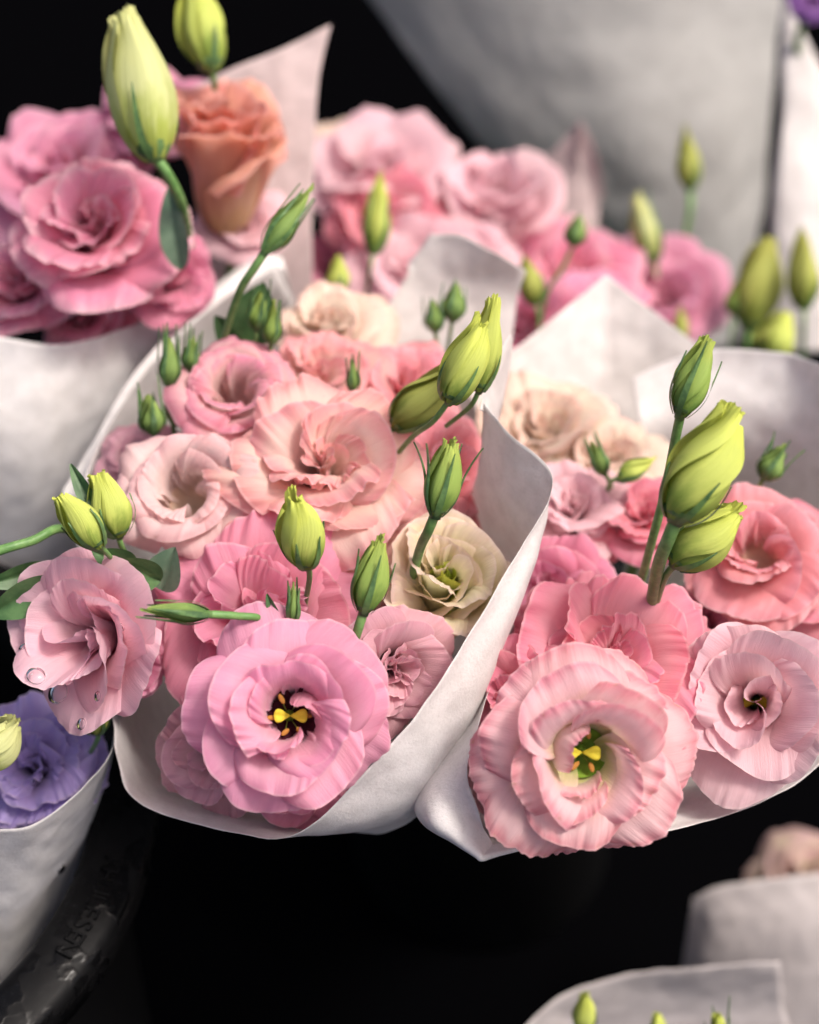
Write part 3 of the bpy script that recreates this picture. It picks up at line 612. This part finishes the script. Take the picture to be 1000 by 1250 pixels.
bud(896, 385, .90, 898, 345, .90, 28, 'budgreen', 'small round blurred green bud left of the olive buds', BE, 137, [(893, 410, .90), (888, 450, .92)], 'slim', sep=3, sepl=.6, flare=.02, hi=False)
bud(832, 420, .86, 830, 374, .86, 22, 'budolive', 'blurred green bud tip above the right paper edge', BE, 138, [(833, 435, .86), (835, 460, .88)], 'slim', sep=3, sepl=.6, flare=.02, hi=False)
bud(712, 1262, .70, 714, 1212, .695, 34, 'budlime', 'left yellow green bud at the bottom edge', BH, 139, [(712, 1290, .71), (712, 1330, .74)], 'bud', sep=3, sepl=.5, flare=.03)
bud(803, 1272, .70, 802, 1238, .70, 26, 'budlime', 'middle yellow green bud tip at the bottom edge', BH, 140, [(803, 1290, .71), (803, 1330, .74)], 'bud', sep=3, sepl=.5, flare=.03)
bud(878, 1285, .68, 876, 1240, .676, 30, 'budlime', 'right yellow green bud tip with sepals at the bottom edge', BH, 141, [(878, 1300, .69), (878, 1330, .72)], 'bud', sep=5, sepl=1.1, flare=.25)
bud(120, 895, .625, 108, 850, .618, 42, 'budolive', 'spent olive bud under the sideways pale flower', BG, 142, [(118, 905, .63), (100, 935, .66)], 'bud', sep=5, sepl=.8, flare=.05)
bud(-25, 935, .60, 18, 880, .596, 62, 'budpale', 'cream bud with a rosy blush at the left edge', BG, 143, [(-35, 950, .61), (-50, 990, .64)], 'fat', sep=3, sepl=.4, flare=.02)
bb = bud(-40, 690, .60, -70, 695, .60, 24, 'buddark', 'long green stem entering from the left edge', BG, 144, [(0, 672, .60), (40, 660, .605), (75, 645, .615), (120, 660, .65)], 'slim', stemr=.0021)
leaf(bb, (70, 705, .60), (-15, 752, .60), 44, 'leaf', .15)
leaf(bb, (62, 690, .61), (-20, 715, .60), 28, 'leaf', .1)

# ------------------------------------------------------------------ wrapping paper
def sheet(parent, rows, nu=90, nv=50, mat='paper', crinkle=.0022, seed=0, name='paper_sheet', fine=.0006):
    cols = [catmull([tuple(P(*p)) for p in r], nu) for r in rows]
    G = np.stack([catmull([c[i] for c in cols], nv) for i in range(nu)], 0)
    du = np.gradient(G, axis=0); dv = np.gradient(G, axis=1); N = np.cross(du, dv); N /= np.linalg.norm(N, axis=2)[..., None] + 1e-12
    off = Vector((seed * 3.7, seed * 1.9, 0))
    for i in range(nu):
        for j in range(nv):
            p = Vector(G[i, j]); a = noise.noise(p * 16 + off); b = noise.noise(p * 34 + off); r_ = 1 - 2.6 * abs(noise.noise(p * 9 - off)); r2 = 1 - 2.6 * abs(noise.noise(p * 21 + off))
            c = noise.noise(p * 110 + off)
            G[i, j] += N[i, j] * (crinkle * (.35 * a + .2 * b + 1.1 * r_ + .5 * r2) + fine * c)
    U, V = np.meshgrid(np.linspace(0, 1, nu), np.linspace(0, 1, nv), indexing='ij')
    o = link(name, mesh(name, local(parent, G), grid_faces(nu, nv), dict(pu=U, pv=V)), M[mat], parent)
    md = o.modifiers.new('thickness', 'SOLIDIFY'); md.thickness = .00012; md.offset = 0
    return o
def wrap(label, foot):
    return thing('paper_wrap', label, 'wrapping paper', Matrix.Translation(P(*foot)), 'white paper wraps round the bouquets')

# centre bouquet
w = wrap('white paper cone round the centre bouquet with a slanting front edge', FA)
f = (430, 880, .90)
rim = [(335, 322, .745), (240, 385, .725), (165, 462, .70), (112, 560, .68), (95, 650, .668), (112, 770, .65), (134, 870, .63), (143, 928, .615),
       (166, 976, .605), (250, 1006, .595), (362, 1019, .588), (462, 926, .578), (530, 845, .577), (613, 702, .588), (665, 612, .602), (671, 575, .608), (630, 536, .612), (590, 492, .622)]
mid = [(380, 420, .82), (300, 470, .81), (235, 530, .79), (190, 620, .77), (185, 700, .755), (200, 790, .735), (195, 870, .70), (200, 912, .685),
       (225, 945, .675), (290, 975, .655), (395, 1018, .615), (500, 1002, .605), (560, 922, .608), (628, 750, .612), (650, 672, .622), (640, 660, .632), (606, 640, .65), (578, 600, .665)]
low = [(400, 560, .88), (350, 600, .88), (310, 640, .87), (290, 700, .86), (290, 760, .85), (300, 820, .84), (310, 870, .82), (320, 900, .81),
       (330, 930, .80), (370, 955, .78), (430, 985, .70), (470, 985, .69), (520, 920, .70), (560, 800, .71), (570, 740, .73), (560, 730, .74), (545, 715, .76), (530, 690, .78)]
ft = [(f[0] + 45 * math.cos(6.283 * (.62 + i / 18.)), f[1] - 45 * math.sin(6.283 * (.62 - i / 18. + .2)), f[2]) for i in range(18)]
sheet(w, [rim, mid, low, ft], 180, 70, 'paper', .0010, 1)
sheet(w, [[(640, 330, .74), (628, 318, .735), (597, 299, .735), (563, 284, .74), (535, 288, .745), (528, 300, .75)],
          [(630, 372, .748), (612, 352, .746), (575, 345, .748), (530, 345, .752), (500, 345, .752), (484, 352, .75)],
          [(620, 450, .755), (600, 440, .755), (560, 435, .757), (515, 432, .758), (470, 430, .756), (440, 432, .75)],
          [(600, 540, .77), (580, 530, .77), (550, 520, .77), (515, 510, .77), (480, 505, .77), (450, 500, .765)]], 60, 50, 'paperwarm', .0022, 2)
sheet(w, [[(588, 500, .618), (596, 470, .628), (612, 430, .64), (625, 408, .645)], [(600, 510, .632), (603, 475, .640), (617, 440, .647), (626, 410, .646)], [(604, 545, .66), (612, 500, .66), (622, 460, .66), (628, 414, .65)]], 30, 16, 'paperwarm', .0008, 3, 'paper_fold')
# folded double edge along the left
sheet(w, [[(78, 600, .69), (112, 545, .70), (165, 455, .72), (238, 378, .74), (318, 316, .755), (345, 314, .76)],
          [(96, 640, .695), (130, 570, .705), (185, 480, .725), (255, 405, .745), (330, 345, .76), (352, 340, .765)],
          [(140, 720, .76), (170, 640, .77), (220, 550, .79), (290, 470, .80), (350, 410, .81), (370, 400, .82)]], 70, 24, 'paper', .0010, 4, 'paper_fold')

# right bouquet
w = wrap('white paper cone round the right bouquet with a tall pointed back corner', FB)
sheet(w, [[(575, 480, .715), (600, 452, .735), (630, 427, .745), (685, 383, .758), (728, 348, .768), (741, 337, .770), (754, 347, .770), (792, 376, .770), (850, 420, .768), (880, 440, .764)],
          [(590, 520, .738), (612, 500, .748), (645, 480, .758), (695, 450, .768), (730, 432, .774), (743, 428, .775), (756, 432, .775), (790, 445, .775), (845, 470, .772), (880, 480, .768)],
          [(620, 640, .78), (640, 630, .78), (665, 620, .785), (705, 610, .79), (735, 600, .79), (747, 600, .79), (760, 600, .79), (790, 600, .79), (840, 610, .79), (880, 620, .785)]], 130, 50, 'paperwarm', .0010, 5)
rim = [(772, 462, .745), (800, 448, .745), (850, 430, .742), (890, 426, .738), (935, 429, .732), (980, 436, .722), (1030, 470, .70), (1060, 580, .675), (1068, 720, .65), (1045, 850, .625), (1002, 930, .61),
       (925, 978, .602), (850, 1003, .598), (790, 1016, .594), (700, 1028, .59), (640, 1031, .588), (608, 1031, .585), (601, 1031, .584), (597, 1022, .5835), (584, 988, .579), (571, 946, .577), (578, 905, .582), (600, 845, .60), (640, 745, .64)]
mid = [(780, 580, .760), (805, 580, .760), (850, 580, .756), (890, 580, .752), (930, 585, .747), (970, 600, .740), (1005, 640, .730), (1018, 700, .72), (1010, 760, .705), (985, 830, .69), (945, 890, .67),
       (890, 930, .66), (840, 955, .655), (790, 975, .65), (710, 1000, .64), (655, 1018, .62), (614, 1029, .606), (599, 1032, .602), (592, 1028, .602), (560, 1014, .608), (528, 998, .615), (520, 965, .63), (556, 900, .655), (600, 820, .69)]
f = (740, 880, .92)
ft = [(f[0] + 45 * math.cos(6.283 * (.25 - i / 24.)), f[1] - 45 * math.sin(6.283 * (.25 - i / 24.)), f[2]) for i in range(24)]
sheet(w, [rim, mid, ft], 190, 70, 'paper', .0009, 6)

# upper left bouquet
w = wrap('white paper cone round the upper left bouquet seen from outside', FD)
rim = [(-70, 402, .712), (0, 411, .710), (60, 420, .712), (110, 415, .722), (155, 401, .734), (215, 378, .748), (262, 348, .76), (300, 322, .772), (340, 312, .785)]
mid = [(-80, 560, .722), (0, 560, .720), (55, 555, .726), (100, 520, .735), (150, 485, .746), (205, 430, .758), (255, 390, .77), (300, 355, .782), (340, 340, .80)]
low = [(-70, 760, .78), (0, 750, .78), (60, 740, .785), (110, 690, .79), (160, 640, .80), (205, 560, .83), (240, 500, .84), (280, 450, .85), (310, 430, .86)]
sheet(w, [rim, mid, low], 110, 50, 'paper', .0008, 7)
sheet(w, [[(225, 112, .800), (283, 83, .798), (345, 58, .795), (404, 29, .795)], [(235, 200, .806), (288, 180, .804), (340, 150, .800), (388, 100, .797)],
          [(250, 300, .812), (295, 290, .81), (340, 270, .806), (382, 210, .80)], [(265, 380, .82), (300, 385, .82), (340, 385, .815), (377, 362, .805)]], 50, 50, 'paperpink', .0020, 8)
# purple and pink bouquet
w = wrap('white paper cone round the purple bouquet standing in the black bucket', FG)
rim = [(-90, 1000, .60), (-40, 1010, .60), (0, 1015, .60), (45, 1006, .602), (92, 972, .607), (128, 932, .615), (147, 885, .63), (158, 800, .655)]
mid = [(-100, 1100, .635), (-40, 1105, .635), (0, 1108, .636), (35, 1095, .64), (72, 1055, .645), (112, 1000, .652), (138, 925, .665), (150, 850, .69)]
low = [(-110, 1290, .71), (-50, 1290, .71), (-15, 1285, .71), (10, 1260, .715), (40, 1190, .715), (78, 1118, .715), (115, 1010, .72), (140, 900, .735)]
sheet(w, [rim, mid, low], 90, 50, 'paper', .0006, 9)
# large grey cone behind
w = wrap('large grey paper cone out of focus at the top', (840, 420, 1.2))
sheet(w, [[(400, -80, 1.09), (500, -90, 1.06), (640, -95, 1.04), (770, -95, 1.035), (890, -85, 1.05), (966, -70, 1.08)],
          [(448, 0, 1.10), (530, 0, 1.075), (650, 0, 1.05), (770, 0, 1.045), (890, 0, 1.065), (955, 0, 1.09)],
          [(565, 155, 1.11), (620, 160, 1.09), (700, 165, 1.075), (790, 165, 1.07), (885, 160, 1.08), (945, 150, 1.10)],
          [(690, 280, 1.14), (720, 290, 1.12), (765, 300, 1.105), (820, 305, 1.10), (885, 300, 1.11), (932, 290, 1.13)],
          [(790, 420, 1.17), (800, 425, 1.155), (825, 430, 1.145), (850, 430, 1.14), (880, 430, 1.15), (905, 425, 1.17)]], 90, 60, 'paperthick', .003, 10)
w = wrap('small pinkish paper flap curling up behind the blurred pink cup flower', (690, 320, 1.0))
sheet(w, [[(650, 200, .985), (678, 182, .975), (708, 149, .965), (710, 150, .965), (727, 190, .972), (736, 235, .985)],
          [(655, 240, .995), (680, 230, .985), (704, 215, .98), (708, 215, .98), (722, 230, .985), (733, 250, .99)],
          [(660, 330, 1.01), (685, 330, 1.0), (705, 330, 1.0), (709, 330, 1.0), (722, 320, 1.0), (730, 300, 1.0)]], 40, 24, 'paperpink', .002, 11)
w = wrap('blurred paper edge at the top right below the violet flower', (980, 420, 1.05))
sheet(w, [[(953, -40, .965), (962, 5, .962), (985, 45, .965), (1010, 85, .975), (1060, 140, 1.0)], [(950, 120, .97), (958, 130, .967), (985, 140, .968), (1015, 150, .975), (1060, 170, 1.0)],
          [(940, 280, .98), (952, 290, .976), (985, 300, .974), (1015, 310, .98), (1060, 310, 1.0)], [(932, 430, 1.0), (945, 430, .995), (975, 430, .99), (1005, 430, .99), (1060, 430, 1.0)]], 50, 50, 'paperwarm', .003, 12)
# lower right bouquets
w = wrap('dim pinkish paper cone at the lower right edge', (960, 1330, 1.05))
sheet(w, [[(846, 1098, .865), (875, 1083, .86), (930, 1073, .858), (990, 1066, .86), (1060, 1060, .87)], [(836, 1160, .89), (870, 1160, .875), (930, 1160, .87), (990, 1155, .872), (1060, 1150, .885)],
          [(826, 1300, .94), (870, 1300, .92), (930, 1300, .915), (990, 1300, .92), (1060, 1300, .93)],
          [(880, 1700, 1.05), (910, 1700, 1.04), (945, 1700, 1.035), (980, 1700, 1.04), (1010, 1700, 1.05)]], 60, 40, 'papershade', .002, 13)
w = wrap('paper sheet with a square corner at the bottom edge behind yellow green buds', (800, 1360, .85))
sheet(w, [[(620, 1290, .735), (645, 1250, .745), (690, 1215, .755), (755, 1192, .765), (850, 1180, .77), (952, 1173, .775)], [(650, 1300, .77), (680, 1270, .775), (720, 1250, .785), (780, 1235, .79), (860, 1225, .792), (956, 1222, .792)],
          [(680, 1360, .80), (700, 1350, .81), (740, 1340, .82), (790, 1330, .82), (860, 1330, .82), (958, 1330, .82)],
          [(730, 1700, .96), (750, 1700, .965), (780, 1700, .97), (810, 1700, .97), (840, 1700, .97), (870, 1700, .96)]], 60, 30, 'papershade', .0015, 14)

# ------------------------------------------------------------------ water drops on petals and paper
t_ = NT('water'); g_ = t_.n('ShaderNodeBsdfGlass'); g_.inputs['IOR'].default_value = 1.33; g_.inputs['Roughness'].default_value = 0.02
t_.l(g_.outputs[0], t_.out.inputs[0]); M['water'] = t_.m
bpy.context.view_layer.update(); dg = bpy.context.evaluated_depsgraph_get()
for x, y, r, key, lab in [(44, 826, 11, 'G1', 'round water drop on the lower left petal of the sideways pale pink flower'), (72, 846, 13, 'G1', 'largest water drop on the sideways pale pink flower'),
                     (120, 850, 6, 'G1', 'small water drop low on the broad lower petal of the sideways pale pink flower'), (28, 790, 5, 'G1', 'tiny water drop near the left edge on a pale petal'),
                     (150, 765, 5, 'G1', 'tiny water drop on the pink side of the sideways flower'), (100, 884, 7, 'G1', 'water drop at the bottom edge of the sideways pale pink flower'),
                     (40, 955, 5, 'G2', 'water drop on the purple flower'), (74, 1060, 7, 'wrap', 'water drop on the white paper above the bucket rim')]:
    p = P(x, y, 1.0); hit, loc, nor, _, ob, _ = scn.ray_cast(dg, CAM, (p - CAM).normalized())
    if not hit or ob.parent is None or not (ob.parent is FLOWERS.get(key) or (key == 'wrap' and ob.parent.name.startswith('paper_wrap'))):
        print('drop missed', lab); continue
    if nor.dot(CAM - loc) < 0: nor = -nor
    rr = r * .6 * K
    V, F = ellipsoid((0, 0, rr * .18), rr, rr * 1.12, rr * .55, k=24, n=15)
    o = link('water_drop', mesh('water_drop', V, F), M['water']); o.matrix_basis = frame(loc, nor)
    tag(o, lab, 'water drop', 'water drops on the left bouquet')
